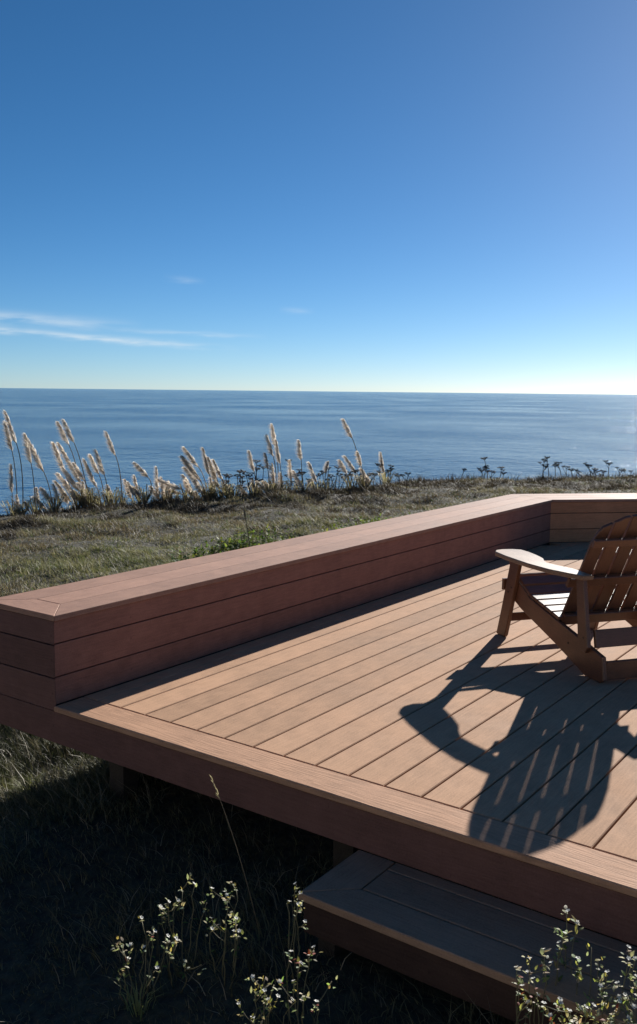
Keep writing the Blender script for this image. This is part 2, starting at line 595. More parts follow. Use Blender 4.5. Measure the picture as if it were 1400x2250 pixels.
edges = [(0.002, 0.0905)]
x = 0.0948
while x < RIGHT - 0.16:
    edges.append((x, x + 0.1375))
    x += 0.1445
kink = 7.036 - BO - 5.48 + BO * math.sqrt(2)
for a, c in edges:
    a2 = max(a, 0.0)
    poly = [(a2, BO + 0.0045), (c, BO + 0.0045), (c, far_y(c, BO + 0.005))]
    if a2 < kink < c:
        poly.append((kink, far_y(kink, BO + 0.005)))
    poly.append((a2, far_y(a2, BO + 0.005)))
    board('deck_board', deck, poly, -DZ, 0.0, (0, 1), M_DECK, 0.003)
# front border in two lengths
for x0, x1 in ((0.003, 3.655), (3.659, RIGHT)):
    board('border_board', deck, rect(x0, x1, -0.012, BO), -DZ, 0.0, (1, 0), M_BORDER, 0.004)
for i in (1, 2):
    A, B_, C_, D_ = off_pt(-0.004, i), off_pt(-0.004, i + 1), off_pt(-BO, i + 1), off_pt(-BO, i)
    board('border_board', deck, [D_, C_, B_, A], -DZ, 0.0, (Vector(PATH[i + 1]) - Vector(PATH[i])), M_DECK, 0.003)
OUT = 0.45
# fascia
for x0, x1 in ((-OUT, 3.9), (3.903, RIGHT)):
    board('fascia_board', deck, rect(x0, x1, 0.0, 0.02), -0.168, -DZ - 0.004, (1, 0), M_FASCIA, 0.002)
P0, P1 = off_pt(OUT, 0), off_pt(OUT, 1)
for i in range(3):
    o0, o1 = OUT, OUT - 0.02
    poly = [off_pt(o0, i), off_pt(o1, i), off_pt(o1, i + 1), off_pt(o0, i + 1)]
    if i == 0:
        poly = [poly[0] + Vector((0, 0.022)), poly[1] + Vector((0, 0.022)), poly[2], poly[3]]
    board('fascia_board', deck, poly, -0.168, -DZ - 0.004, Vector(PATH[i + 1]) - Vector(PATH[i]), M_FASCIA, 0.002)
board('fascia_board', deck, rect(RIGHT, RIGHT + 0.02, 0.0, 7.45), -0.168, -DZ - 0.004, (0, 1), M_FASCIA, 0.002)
# framing below: joists, beams, posts
for k in range(15):
    y = 0.045 + 0.5 * k
    xl = 0.01 if y < 5.4 else y - 5.42
    board('joist', deck, rect(xl, RIGHT - 0.01, y, y + 0.04), -0.16, -DZ - 0.006, (1, 0), M_DARK, 0.002)
for y in (0.16, 2.4, 4.6, 6.6):
    xl = -0.40 if y < 5.3 else y - 5.2
    board('beam', deck, rect(xl, RIGHT - 0.05, y, y + 0.075), -0.29 if y > 1 else -0.20, -0.163, (1, 0), M_DARK, 0.002)
    for x in ([0.16, 1.33, 2.6, 3.9, 5.2] if y < 1 else [0.2, 1.8, 3.4, 5.0]):
        if y > 5.3 and x < y - 5.0:
            continue
        g = ground_at(x, y)
        board('post', deck, rect(x, x + 0.085, y - 0.012, y + 0.073), g - 0.1, -0.166 if y < 1 else -0.292, (0, 1), M_POST, 0.004)
for (x, y) in ((-0.40, 1.25), (-0.40, 2.9), (-0.40, 4.5)):
    g = ground_at(x, y)
    board('post', deck, rect(x, x + 0.085, y, y + 0.085), g - 0.1, -0.164, (0, 1), M_POST, 0.004)

# ------------------------------------------------------------------ built-in bench
HB, CAPT = 0.39, 0.024
bench = thing('built_in_bench', 'low brown composite bench wall along the deck edge, bending round the far corner', 'bench', Matrix.Translation((0, 0, 0)))
WI, WO = -0.012, 0.465
e = [WI, 0.143, 0.147, 0.304, 0.308, WO]
ENDY, ENDW = -0.006, 0.155
for i in range(3):
    dirv = Vector(PATH[i + 1]) - Vector(PATH[i])
    for k in range(3):
        o0, o1 = e[2 * k], e[2 * k + 1]
        A, B_, C_, D_ = off_pt(o0, i), off_pt(o0, i + 1), off_pt(o1, i + 1), off_pt(o1, i)
        if i == 0:
            if k == 0:
                A = Vector((-o0, ENDY + 0.002)); D_ = Vector((-o1, ENDY + ENDW + 0.002))
            elif k == 2:
                A = Vector((-o0, ENDY + ENDW + 0.002)); D_ = Vector((-o1, ENDY + 0.002))
            else:
                A = Vector((-o0, ENDY + ENDW + 0.004)); D_ = Vector((-o1, ENDY + ENDW + 0.004))
        if i > 0:
            A += dirv.normalized() * 0.003; D_ += dirv.normalized() * 0.003
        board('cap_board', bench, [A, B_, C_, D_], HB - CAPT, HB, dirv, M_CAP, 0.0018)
board('cap_board', bench, [(-WO, ENDY), (-WI, ENDY), (-e[1], ENDY + ENDW), (-e[4], ENDY + ENDW)], HB - CAPT, HB, (1, 0), M_CAP, 0.0018)
rows_in = [(0.003, 0.1185), (0.1235, 0.2625), (0.2675, HB - CAPT - 0.003)]
rows_out = [(-0.026, 0.1125), (0.1175, 0.2565), (0.2615, HB - CAPT - 0.003)]
for i in range(3):
    dirv = Vector(PATH[i + 1]) - Vector(PATH[i])
    for z0, z1 in rows_in:
        p = [off_pt(0.0, i), off_pt(0.0, i + 1), off_pt(0.02, i + 1), off_pt(0.02, i)]
        if i == 0:
            p[0] = Vector((0.0, 0.001)); p[3] = Vector((-0.02, 0.021))
        board('cladding_board', bench, p, z0, z1, dirv, M_BENCH if i == 0 else M_BENCH_GLOW, 0.0015)
    for z0, z1 in rows_out:
        p = [off_pt(OUT, i), off_pt(OUT, i + 1), off_pt(OUT - 0.02, i + 1), off_pt(OUT - 0.02, i)]
        if i == 0:
            p[0] = Vector((-OUT, 0.001)); p[3] = Vector((-OUT + 0.02, 0.021))
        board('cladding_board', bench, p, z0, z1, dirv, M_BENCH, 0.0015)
    p = [off_pt(0.03, i), off_pt(0.03, i + 1), off_pt(OUT - 0.03, i + 1), off_pt(OUT - 0.03, i)]
    if i == 0:
        p[0].y = 0.03; p[3].y = 0.03
    board('light_block_core', bench, p, -0.160, HB - CAPT - 0.004, dirv, M_DARK, 0.002)  # solid core added inside so no light leaks through the cladding gaps
for z0, z1 in rows_out:
    board('cladding_board', bench, [(-OUT + 0.001, 0.0), (-0.0005, 0.0), (-0.0205, 0.02), (-OUT + 0.021, 0.02)], z0, z1, (1, 0), M_FASCIA, 0.0015)  # end face takes the darkened copy, its shade put into the colour

# ------------------------------------------------------------------ step
SX0, SX1, SY, SZ = 1.535, 4.3, -0.335, -0.166
step = thing('deck_step', 'long dark wooden step below the deck edge in full shade', 'step', Matrix.Translation((SX0, SY, ground_at(SX0, SY))))
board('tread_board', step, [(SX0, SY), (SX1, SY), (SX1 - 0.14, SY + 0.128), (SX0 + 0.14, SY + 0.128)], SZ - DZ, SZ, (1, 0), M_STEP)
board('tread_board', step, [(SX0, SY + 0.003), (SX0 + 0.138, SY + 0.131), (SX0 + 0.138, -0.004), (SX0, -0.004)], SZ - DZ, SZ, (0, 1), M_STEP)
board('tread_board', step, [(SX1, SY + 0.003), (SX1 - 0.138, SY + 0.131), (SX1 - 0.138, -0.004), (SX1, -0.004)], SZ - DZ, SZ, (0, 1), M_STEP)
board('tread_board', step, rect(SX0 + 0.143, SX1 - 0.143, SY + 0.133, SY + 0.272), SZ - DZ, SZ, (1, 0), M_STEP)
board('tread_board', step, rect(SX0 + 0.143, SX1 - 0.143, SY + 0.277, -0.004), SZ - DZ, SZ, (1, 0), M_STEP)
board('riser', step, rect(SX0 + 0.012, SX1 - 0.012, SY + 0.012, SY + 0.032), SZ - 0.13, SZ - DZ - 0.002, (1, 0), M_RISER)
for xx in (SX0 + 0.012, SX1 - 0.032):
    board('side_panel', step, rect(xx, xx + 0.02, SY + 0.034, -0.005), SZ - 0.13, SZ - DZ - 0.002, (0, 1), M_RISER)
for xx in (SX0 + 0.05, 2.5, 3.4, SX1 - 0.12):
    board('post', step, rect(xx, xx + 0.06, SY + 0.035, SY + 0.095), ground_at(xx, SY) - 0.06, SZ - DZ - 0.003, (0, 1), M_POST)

# ------------------------------------------------------------------ unseen house added behind the viewpoint to bounce sunlight onto shaded fronts
HX0, HX1, HY, HG = -4.0, 9.0, -8.0, -0.45
M_SIDING = composite_mat('tan_siding', (0.36, 0.30, 0.225), 0.1, 0.8, spec=0.1)
M_ROOF = plain_mat('grey_roofing', (0.07, 0.07, 0.075), 0.9)
M_TRIM = plain_mat('white_trim', (0.7, 0.68, 0.62), 0.6, var=0.05)
M_GLASS = plain_mat('window_glass', (0.03, 0.035, 0.04), 0.3)
house = thing('house', 'unseen tan sided single storey house added to bounce warm light onto the deck front', 'house', Matrix.Translation((HX0, HY, HG)))
me = slab_mesh('wall', rect(0, HX1 - HX0, -6.0, 0.0), 0.0, 3.3, 0.01)
put('wall', me, house, M_SIDING)
mb = MB()
W_ = HX1 - HX0
mb.add([(-0.5, 0.6, 3.15), (W_ + 0.5, 0.6, 3.15), (W_ + 0.5, -3.0, 4.9), (-0.5, -3.0, 4.9), (W_ + 0.5, -6.6, 3.15), (-0.5, -6.6, 3.15),
        (-0.5, 0.6, 3.35), (W_ + 0.5, 0.6, 3.35), (W_ + 0.5, -3.0, 5.1), (-0.5, -3.0, 5.1), (W_ + 0.5, -6.6, 3.35), (-0.5, -6.6, 3.35)],
       [(1, 0, 3, 2), (2, 3, 5, 4), (6, 7, 8, 9), (9, 8, 10, 11), (0, 1, 7, 6), (5, 11, 10, 4), (0, 6, 9, 3), (3, 9, 11, 5), (1, 2, 8, 7), (2, 4, 10, 8)])
put('roof', mb.mesh('roof'), house, M_ROOF)
for x0, x1, z0, z1, nm in ((1.0, 2.6, 1.0, 2.3, 'window'), (4.0, 5.0, 0.15, 2.25, 'door'), (6.6, 8.4, 1.0, 2.3, 'window'), (10.2, 12.0, 1.0, 2.3, 'window')):
    mb = MB()
    fr = [(x0 - 0.09, z0 - 0.09, x1 + 0.09, z0), (x0 - 0.09, z1, x1 + 0.09, z1 + 0.09), (x0 - 0.09, z0, x0, z1), (x1, z0, x1 + 0.09, z1)]
    for a, b_, c, d_ in fr:
        v8 = [(a, 0.002, b_), (c, 0.002, b_), (c, 0.002, d_), (a, 0.002, d_), (a, 0.05, b_), (c, 0.05, b_), (c, 0.05, d_), (a, 0.05, d_)]
        mb.add(v8, [(4, 7, 6, 5), (0, 1, 2, 3), (0, 4, 5, 1), (1, 5, 6, 2), (2, 6, 7, 3), (3, 7, 4, 0)])
    w_ = put(nm, mb.mesh(nm), house, M_TRIM)
    mb = MB(); mb.add([(x0, 0.012, z0), (x0, 0.012, z1), (x1, 0.012, z1), (x1, 0.012, z0)], [(0, 1, 2, 3)])
    put('pane', mb.mesh('pane'), w_, M_GLASS)

# ------------------------------------------------------------------ chair
CH_F = Vector((1.03, 2.235, 0.0))
chair = thing('adirondack_chair', 'dark brown slatted wooden lounge chair facing the sea', 'chair',
              Matrix.Translation((CH_F.x, CH_F.y, 0.002)) @ Matrix.Rotation(math.atan2(-0.465, 0.63), 4, 'Z'))
RL = 0.548                                   # right-hand rail
# local axes: X back, Y to the chair's right, Z up


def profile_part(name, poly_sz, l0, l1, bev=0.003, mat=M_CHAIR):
    """outline in the side plane (X, Z) given a thickness across"""
    me = slab_mesh(name, poly_sz, 0.0, l1 - l0, bev)
    M = Matrix(((1, 0, 0, 0), (0, 0, -1, l1), (0, 1, 0, 0), (0, 0, 0, 1)))
    return put(name, me, chair, mat, M)


def cross_board(name, s, z, l0, l1, w, th, ang, bev=0.003, parent=chair, mat=M_CHAIR):
    """board lying across the chair; its width runs back at pitch ang"""
    me = slab_mesh(name, rect(l0, l1, -w / 2, w / 2), -th / 2, th / 2, bev)
    M = Matrix.Translation((s, 0, z)) @ Matrix.Rotation(ang, 4, 'Y') @ Matrix(((0, -1, 0, 0), (1, 0, 0, 0), (0, 0, 1, 0), (0, 0, 0, 1)))
    return put(name, me, parent, mat, M)


LEG = [(-0.045, 0.006), (-0.038, 0.0), (0.036, 0.0), (0.047, 0.012), (0.075, 0.10), (0.178, 0.462), (0.088, 0.462), (0.005, 0.17)]
RAIL = [(0.028, 0.245), (0.028, 0.30), (0.065, 0.333), (0.12, 0.334), (0.25, 0.262), (0.53, 0.204), (0.72, 0.165), (0.90, 0.125),
        (0.915, 0.02), (0.885, 0.0), (0.77, 0.0), (0.50, 0.088), (0.17, 0.184), (0.06, 0.228)]
ARM = [(0.012, -0.04), (0.028, -0.085), (0.07, -0.112), (0.2, -0.124), (0.42, -0.124), (0.58, -0.105), (0.69, -0.07), (0.775, -0.035), (0.775, 0.02),
       (0.60, 0.024), (0.51, 0.0), (0.43, -0.014), (0.37, 0.004), (0.31, 0.034), (0.22, 0.052), (0.12, 0.062), (0.05, 0.058), (0.02, 0.02)]
POSTP = [(0.698, 0.466), (0.755, 0.466), (0.815, 0.15), (0.80, 0.12), (0.755, 0.13), (0.735, 0.155)]
BRK = [(0.042, 0.462), (0.096, 0.462), (0.082, 0.392), (0.07, 0.405), (0.062, 0.43)]
for side in (0, 1):
    a = 0.0 if side == 0 else RL + 0.024
    lo, hi = (a - 0.024, a - 0.0005) if side == 0 else (a - 0.0235, a)
    leg = profile_part('front_leg', LEG, lo - (0 if side == 0 else -0.0005), hi + 0.0)
    rl0 = 0.0 if side == 0 else RL - 0.024
    profile_part('side_rail', RAIL, rl0 + 0.0005, rl0 + 0.0235)
    profile_part('rear_post', POSTP, lo, hi)
    profile_part('arm_bracket', BRK, (a - 0.022 if side == 0 else a - 0.021), (a - 0.002))
    arm = [(s, l if side == 0 else RL - l) for s, l in ARM]
    me = slab_mesh('armrest', arm, 0.0, 0.023, 0.004)
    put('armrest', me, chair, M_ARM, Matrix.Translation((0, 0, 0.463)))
    for (s, z) in ((0.62, 0.12), (0.78, 0.19), (0.10, 0.29), (0.07, 0.26)):
        mb = MB()
        y0 = (lo - 0.0015) if side == 0 else (hi + 0.0015)
        yy = (y0, y0 + (0.004 if side == 0 else -0.004)) if s != 0.62 else ((-0.0015, 0.004) if side == 0 else (RL + 0.0015, RL - 0.004))
        mb.tube([(s, yy[0], z), (s, yy[1], z)], 0.006, 8)
        put('bolt', mb.mesh('bolt'), chair, M_SCREW)
# seat slats: nose, crest, dish
SL = [((0.014, 0.262), (0.016, 0.325)), ((0.030, 0.334), (0.082, 0.352)), ((0.126, 0.349), (0.184, 0.315)), ((0.191, 0.311), (0.248, 0.278)),
      ((0.255, 0.276), (0.318, 0.263)), ((0.325, 0.261), (0.388, 0.248)), ((0.395, 0.246), (0.458, 0.233)), ((0.465, 0.231), (0.528, 0.218))]
for (s0, z0), (s1, z1) in SL:
    ang = math.atan2(-(z1 - z0), (s1 - s0))
    w = math.hypot(s1 - s0, z1 - z0)
    l0, l1 = (0.001, RL - 0.001)
    if s0 < 0.02:
        l0, l1 = -0.03, RL + 0.03
    cross_board('seat_slat', (s0 + s1) / 2, (z0 + z1) / 2, l0, l1, w, 0.018, ang, 0.004)
cross_board('front_stretcher', 0.052, 0.115, 0.0, RL, 0.045, 0.02, math.pi / 2 - 0.25)
# back: slats fixed on two rear cross braces
LEAN = math.atan(0.48)
BL, BW, GAP = 0.046, 0.0745, 0.0115
nsl = 6
for k in range(nsl):
    l0 = BL + k * (BW + GAP)
    l1 = l0 + BW
    def top(l):
        e_ = min(l - BL, BL + nsl * (BW + GAP) - GAP - l)
        return float(np.interp(e_, [0, 0.012, 0.03, 0.075, 0.14, 0.27], [0.625, 0.672, 0.702, 0.722, 0.75, 0.768]))
    pts = [(l0, 0.19), (l1, 0.19)]
    for q in range(8):
        l = l1 + (l0 - l1) * q / 7
        pts.append((l, top(l)))
    sc = 1 / math.cos(LEAN)
    pts = [(l + 0.05 * (z - 0.36), (z - 0.19) * sc) for l, z in pts]
    me = slab_mesh('back_slat', [(z, -l) for l, z in pts], -0.017, 0.0, 0.003)
    # local X runs up the slat
    up = Vector((math.sin(LEAN), 0, math.cos(LEAN)))
    yv = Vector((0, -1, 0))
    zv = up.cross(yv)
    s0 = 0.50 + 0.48 * (0.19 - 0.22)
    M = Matrix(((up.x, yv.x, zv.x, s0), (up.y, yv.y, zv.y, 0), (up.z, yv.z, zv.z, 0.19), (0, 0, 0, 1)))
    put('back_slat', me, chair, M_CHAIR, M)


def bk(z, d=0.0):
    return 0.50 + 0.48 * (z - 0.22) + d


cross_board('back_brace', bk(0.425, 0.031), 0.425, -0.024, RL + 0.024, 0.05, 0.024, LEAN + math.pi / 2)
cross_board('back_brace', bk(0.628, 0.034), 0.628, 0.04, RL - 0.04, 0.042, 0.02, LEAN + math.pi / 2)
cross_board('back_brace', bk(0.215, 0.03), 0.215, 0.024, RL - 0.024, 0.06, 0.024, LEAN + math.pi / 2)
cross_board('rear_foot_board', 0.893, 0.058, 0.025, RL - 0.025, 0.088, 0.02, math.pi / 2)
cross_board('rear_stretcher', 0.80, 0.185, 0.024, RL - 0.024, 0.085, 0.02, math.pi / 2 - 0.2)

# ------------------------------------------------------------------ grass
def blades(px, py, n_seg, length, width, colour, lean=0.5, wind=(0.0, 0.0), zoff=-0.01, z=None):
    """arrays of curved blades rooted at px,py -> verts, faces, colours (triangles)"""
    n = len(px)
    if z is None:
        z = np.interp(0, [0], [0]) + ground_fast(px, py)
    ang = rng.uniform(0, 2 * np.pi, n)
    ln = np.abs(rng.normal(lean, lean * 0.5, n))
    dx, dy = np.cos(ang) * ln + wind[0], np.sin(ang) * ln + wind[1]
    fa = rng.uniform(0, 2 * np.pi, n)
    wx, wy = np.cos(fa) * width * 0.5, np.sin(fa) * width * 0.5
    rows = []
    for k in range(n_seg):
        tt = k / n_seg
        taper = (1 - tt) ** 0.7
        bx = px + dx * length * tt ** 1.7; by = py + dy * length * tt ** 1.7
        bz = z + zoff + length * (tt - 0.25 * ln * tt ** 2)
        rows.append(np.stack([bx - wx * taper, by - wy * taper, bz], 1))
        rows.append(np.stack([bx + wx * taper, by + wy * taper, bz], 1))
    rows.append(np.stack([px + dx * length, py + dy * length, z + zoff + length * (1 - 0.25 * ln)], 1))
    m = len(rows)
    V = np.stack(rows, 1).reshape(-1, 3)
    base = (np.arange(n) * m)[:, None]
    tris = []
    for k in range(n_seg):
        a = 2 * k
        if k < n_seg - 1:
            tris += [(a, a + 1, a + 3), (a, a + 3, a + 2)]
        else:
            tris += [(a, a + 1, a + 2)]
    F = np.concatenate([base + np.array(tr)[None, :] for tr in tris], 0)
    Cc = np.repeat(colour, m, axis=0)
    return V, F, Cc


def ground_fast(x, y):
    """bilinear read of the ground grid"""
    xi = np.clip(np.searchsorted(gx, x) - 1, 0, nx - 2); yi = np.clip(np.searchsorted(gy, y) - 1, 0, ny - 2)
    tx = (x - gx[xi]) / (gx[xi + 1] - gx[xi]); ty = (y - gy[yi]) / (gy[yi + 1] - gy[yi])
    return (GZ[yi, xi] * (1 - tx) + GZ[yi, xi + 1] * tx) * (1 - ty) + (GZ[yi + 1, xi] * (1 - tx) + GZ[yi + 1, xi + 1] * tx) * ty


def sin_noise(x, y, s, seed):
    r2 = np.random.default_rng(seed)
    v = np.zeros_like(x)
    for k in range(9):
        a = r2.uniform(0, 2 * np.pi); f = s * r2.uniform(0.6, 1.8); p = r2.uniform(0, 6.28)
        v += np.sin((x * np.cos(a) + y * np.sin(a)) * f + p + 0.8 * np.sin((x * np.sin(a * 1.7) - y * np.cos(a * 1.3)) * f * 0.7 + p))
    return v / 4.0


def in_deck(x, y, m=0.0):
    return (x > -0.46 - m) & (x < RIGHT) & (y > 0.0 - m) & (y < 5.7 + np.maximum(x, -0.46) + m)


PAL = 1.45 * np.array([(0.125, 0.135, 0.06), (0.165, 0.155, 0.085), (0.19, 0.155, 0.085), (0.115, 0.088, 0.06), (0.075, 0.10, 0.042), (0.27, 0.235, 0.16)])


def lawn_colour(x, y):
    n = len(x)
    a = sin_noise(x, y, 1.7, 1); c = sin_noise(x, y, 5.0, 2)
    d = edge_sd(x, y)
    brown = np.clip(0.5 + 0.42 * a + 0.65 * sstep(-5.0, -0.8, d) + rng.normal(0, 0.15, n), 0, 1)
    green = PAL[0] * (1 - np.clip(0.5 + 0.4 * c, 0, 1))[:, None] + PAL[1] * np.clip(0.5 + 0.4 * c, 0, 1)[:, None]
    col = green * (1 - brown[:, None]) + PAL[3] * brown[:, None]
    straw = rng.random(n) < 0.16
    col[straw] = PAL[5] * 0.8
    gr = rng.random(n) < 0.12
    col[gr] = PAL[4]
    return col * rng.uniform(0.7, 1.25, n)[:, None]


def lawn(name, x0, x1, y0, y1, tufts_m2, per, lr, w, segs, keep, spread=0.05, lean=0.6, shade=None):
    n = int((x1 - x0) * (y1 - y0) * tufts_m2)
    tx = rng.uniform(x0, x1, n); ty = rng.uniform(y0, y1, n)
    k = keep(tx, ty)
    tx, ty = tx[k], ty[k]
    n = len(tx)
    clump = sin_noise(tx, ty, 4.5, 5) + 0.6 * sin_noise(tx, ty, 9.0, 6)
    clump = clump + 0.5 * sin_noise(tx, ty, 1.5, 14)
    size = np.clip(0.9 + 0.6 * clump + rng.normal(0, 0.2, n), 0.5, 2.2)
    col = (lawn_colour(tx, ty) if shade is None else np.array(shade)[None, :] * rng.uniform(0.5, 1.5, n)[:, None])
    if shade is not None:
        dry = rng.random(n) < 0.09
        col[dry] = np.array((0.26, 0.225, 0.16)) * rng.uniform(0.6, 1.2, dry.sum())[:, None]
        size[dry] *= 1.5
    if shade is None:
        de = edge_sd(tx, ty)
        brush = (de > -2.6) & (sin_noise(tx, ty, 2.6, 9) + 0.5 * sin_noise(tx, ty, 6.0, 10) > 0.25 - 0.5 * sstep(-2.6, 0.2, de)) | ((sin_noise(tx, ty, 2.2, 19) + 0.4 * sin_noise(tx, ty, 7.0, 20)) > 1.0)
        col[brush] = np.array((0.06, 0.046, 0.034)) * rng.uniform(0.5, 1.5, brush.sum())[:, None]
        size[brush] *= 1.35
    X = np.repeat(tx, per) + rng.normal(0, spread, n * per); Y = np.repeat(ty, per) + rng.normal(0, spread, n * per)
    L = np.repeat(size, per) * rng.uniform(lr[0], lr[1], n * per)
    Wd = rng.uniform(0.7, 1.3, n * per) * w
    Cc = np.repeat(col, per, axis=0) * rng.uniform(0.8, 1.2, n * per)[:, None]
    V, F, Cv = blades(X, Y, segs, L, Wd, Cc, lean=lean, wind=(-0.25, -0.1))
    return fast_mesh(name, V, F, Cv)


def keep_far(x, y):
    d = edge_sd(x, y)
    dc = np.hypot(x - CAM.x, y - CAM.y)
    return (d < 1.6) & ~in_deck(x, y, 0.03) & (rng.random(len(x)) < np.clip((10.0 / dc) ** 1.0, 0.3, 1.0))


put('lawn_grass', lawn('lawn_grass', -12.5, 2.0, 1.0, 20.0, 430, 6, (0.035, 0.09), 0.010, 2, keep_far, 0.045, 0.95), None, M_GRASS,
    label='rough olive and straw coloured grass covering the bluff top', kind='stuff', cat='grass')


def edge_scrub():
    seg = np.diff(EP[4:17], axis=0)
    ln_ = np.hypot(seg[:, 0], seg[:, 1]); cum = np.concatenate([[0], np.cumsum(ln_)])
    n = 9000
    u = rng.uniform(0, cum[-1], n)
    i = np.clip(np.searchsorted(cum, u) - 1, 0, len(seg) - 1)
    f = ((u - cum[i]) / ln_[i])[:, None]
    p = EP[4:16][i] * (1 - f) + EP[5:17][i] * f
    nrm = np.stack([-seg[i, 1], seg[i, 0]], 1) / ln_[i][:, None]
    off = rng.uniform(-1.3, 0.5, n)
    p = p + nrm * off[:, None]
    k = (sin_noise(p[:, 0], p[:, 1], 2.5, 41) > -0.5) | (p[:, 1] > 13)
    p = p[k]; n = len(p)
    L = rng.uniform(0.08, 0.26, n) * np.clip(0.8 + 0.5 * sin_noise(p[:, 0], p[:, 1], 5.0, 42), 0.4, 1.7)
    col = np.array((0.07, 0.052, 0.038))[None, :] * rng.uniform(0.4, 1.8, n)[:, None]
    V, F, Cv = blades(p[:, 0], p[:, 1], 3, L, rng.uniform(0.006, 0.014, n), col, lean=0.5)
    return fast_mesh('edge_scrub', V, F, Cv)


put('edge_scrub', edge_scrub(), None, M_DENSE, label='low dark dry scrub fringing the bluff edge', kind='stuff', cat='scrub')


def keep_near(x, y):
    under = in_deck(x, y, -0.25) & (x > 0.1)
    st = (x > SX0) & (y > SY + 0.03) & (y < 0.1)
    return ~(under & (rng.random(len(x)) < 0.75)) & ~st


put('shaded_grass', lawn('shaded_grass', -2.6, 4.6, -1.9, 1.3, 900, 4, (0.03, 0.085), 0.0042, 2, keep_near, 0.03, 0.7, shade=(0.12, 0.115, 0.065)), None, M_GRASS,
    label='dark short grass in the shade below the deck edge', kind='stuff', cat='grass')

def keep_side(x, y):
    return (sin_noise(x, y, 3.2, 31) > -0.9) & ~((x > -0.60) & (y < 0.5))


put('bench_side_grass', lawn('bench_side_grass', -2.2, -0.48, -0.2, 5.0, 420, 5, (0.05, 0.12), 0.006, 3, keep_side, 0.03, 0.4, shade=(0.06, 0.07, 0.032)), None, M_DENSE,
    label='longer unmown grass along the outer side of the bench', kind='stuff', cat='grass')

put('bench_shading_grass', lawn('bench_shading_grass', -2.0, -0.68, 1.2, 4.6, 330, 5, (0.24, 0.40), 0.008, 3, lambda x, y: y > 1.2, 0.04, 0.3, shade=(0.09, 0.09, 0.045)), None, M_DENSE,  # hidden stand added to cast shade on the grass by the bench corner
    label='tall dry grass added unseen behind the bench to shade the corner ground', kind='stuff', cat='grass')
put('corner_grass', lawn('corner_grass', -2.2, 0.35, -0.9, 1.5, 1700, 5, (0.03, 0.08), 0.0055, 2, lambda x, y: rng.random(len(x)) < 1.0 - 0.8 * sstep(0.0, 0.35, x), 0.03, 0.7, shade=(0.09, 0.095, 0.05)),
    None, M_DENSE, label='tangled green grass and dry stems under the bench corner', kind='stuff', cat='grass')

# ------------------------------------------------------------------ pampas grass along the bluff edge
M_PALE = M_STALK
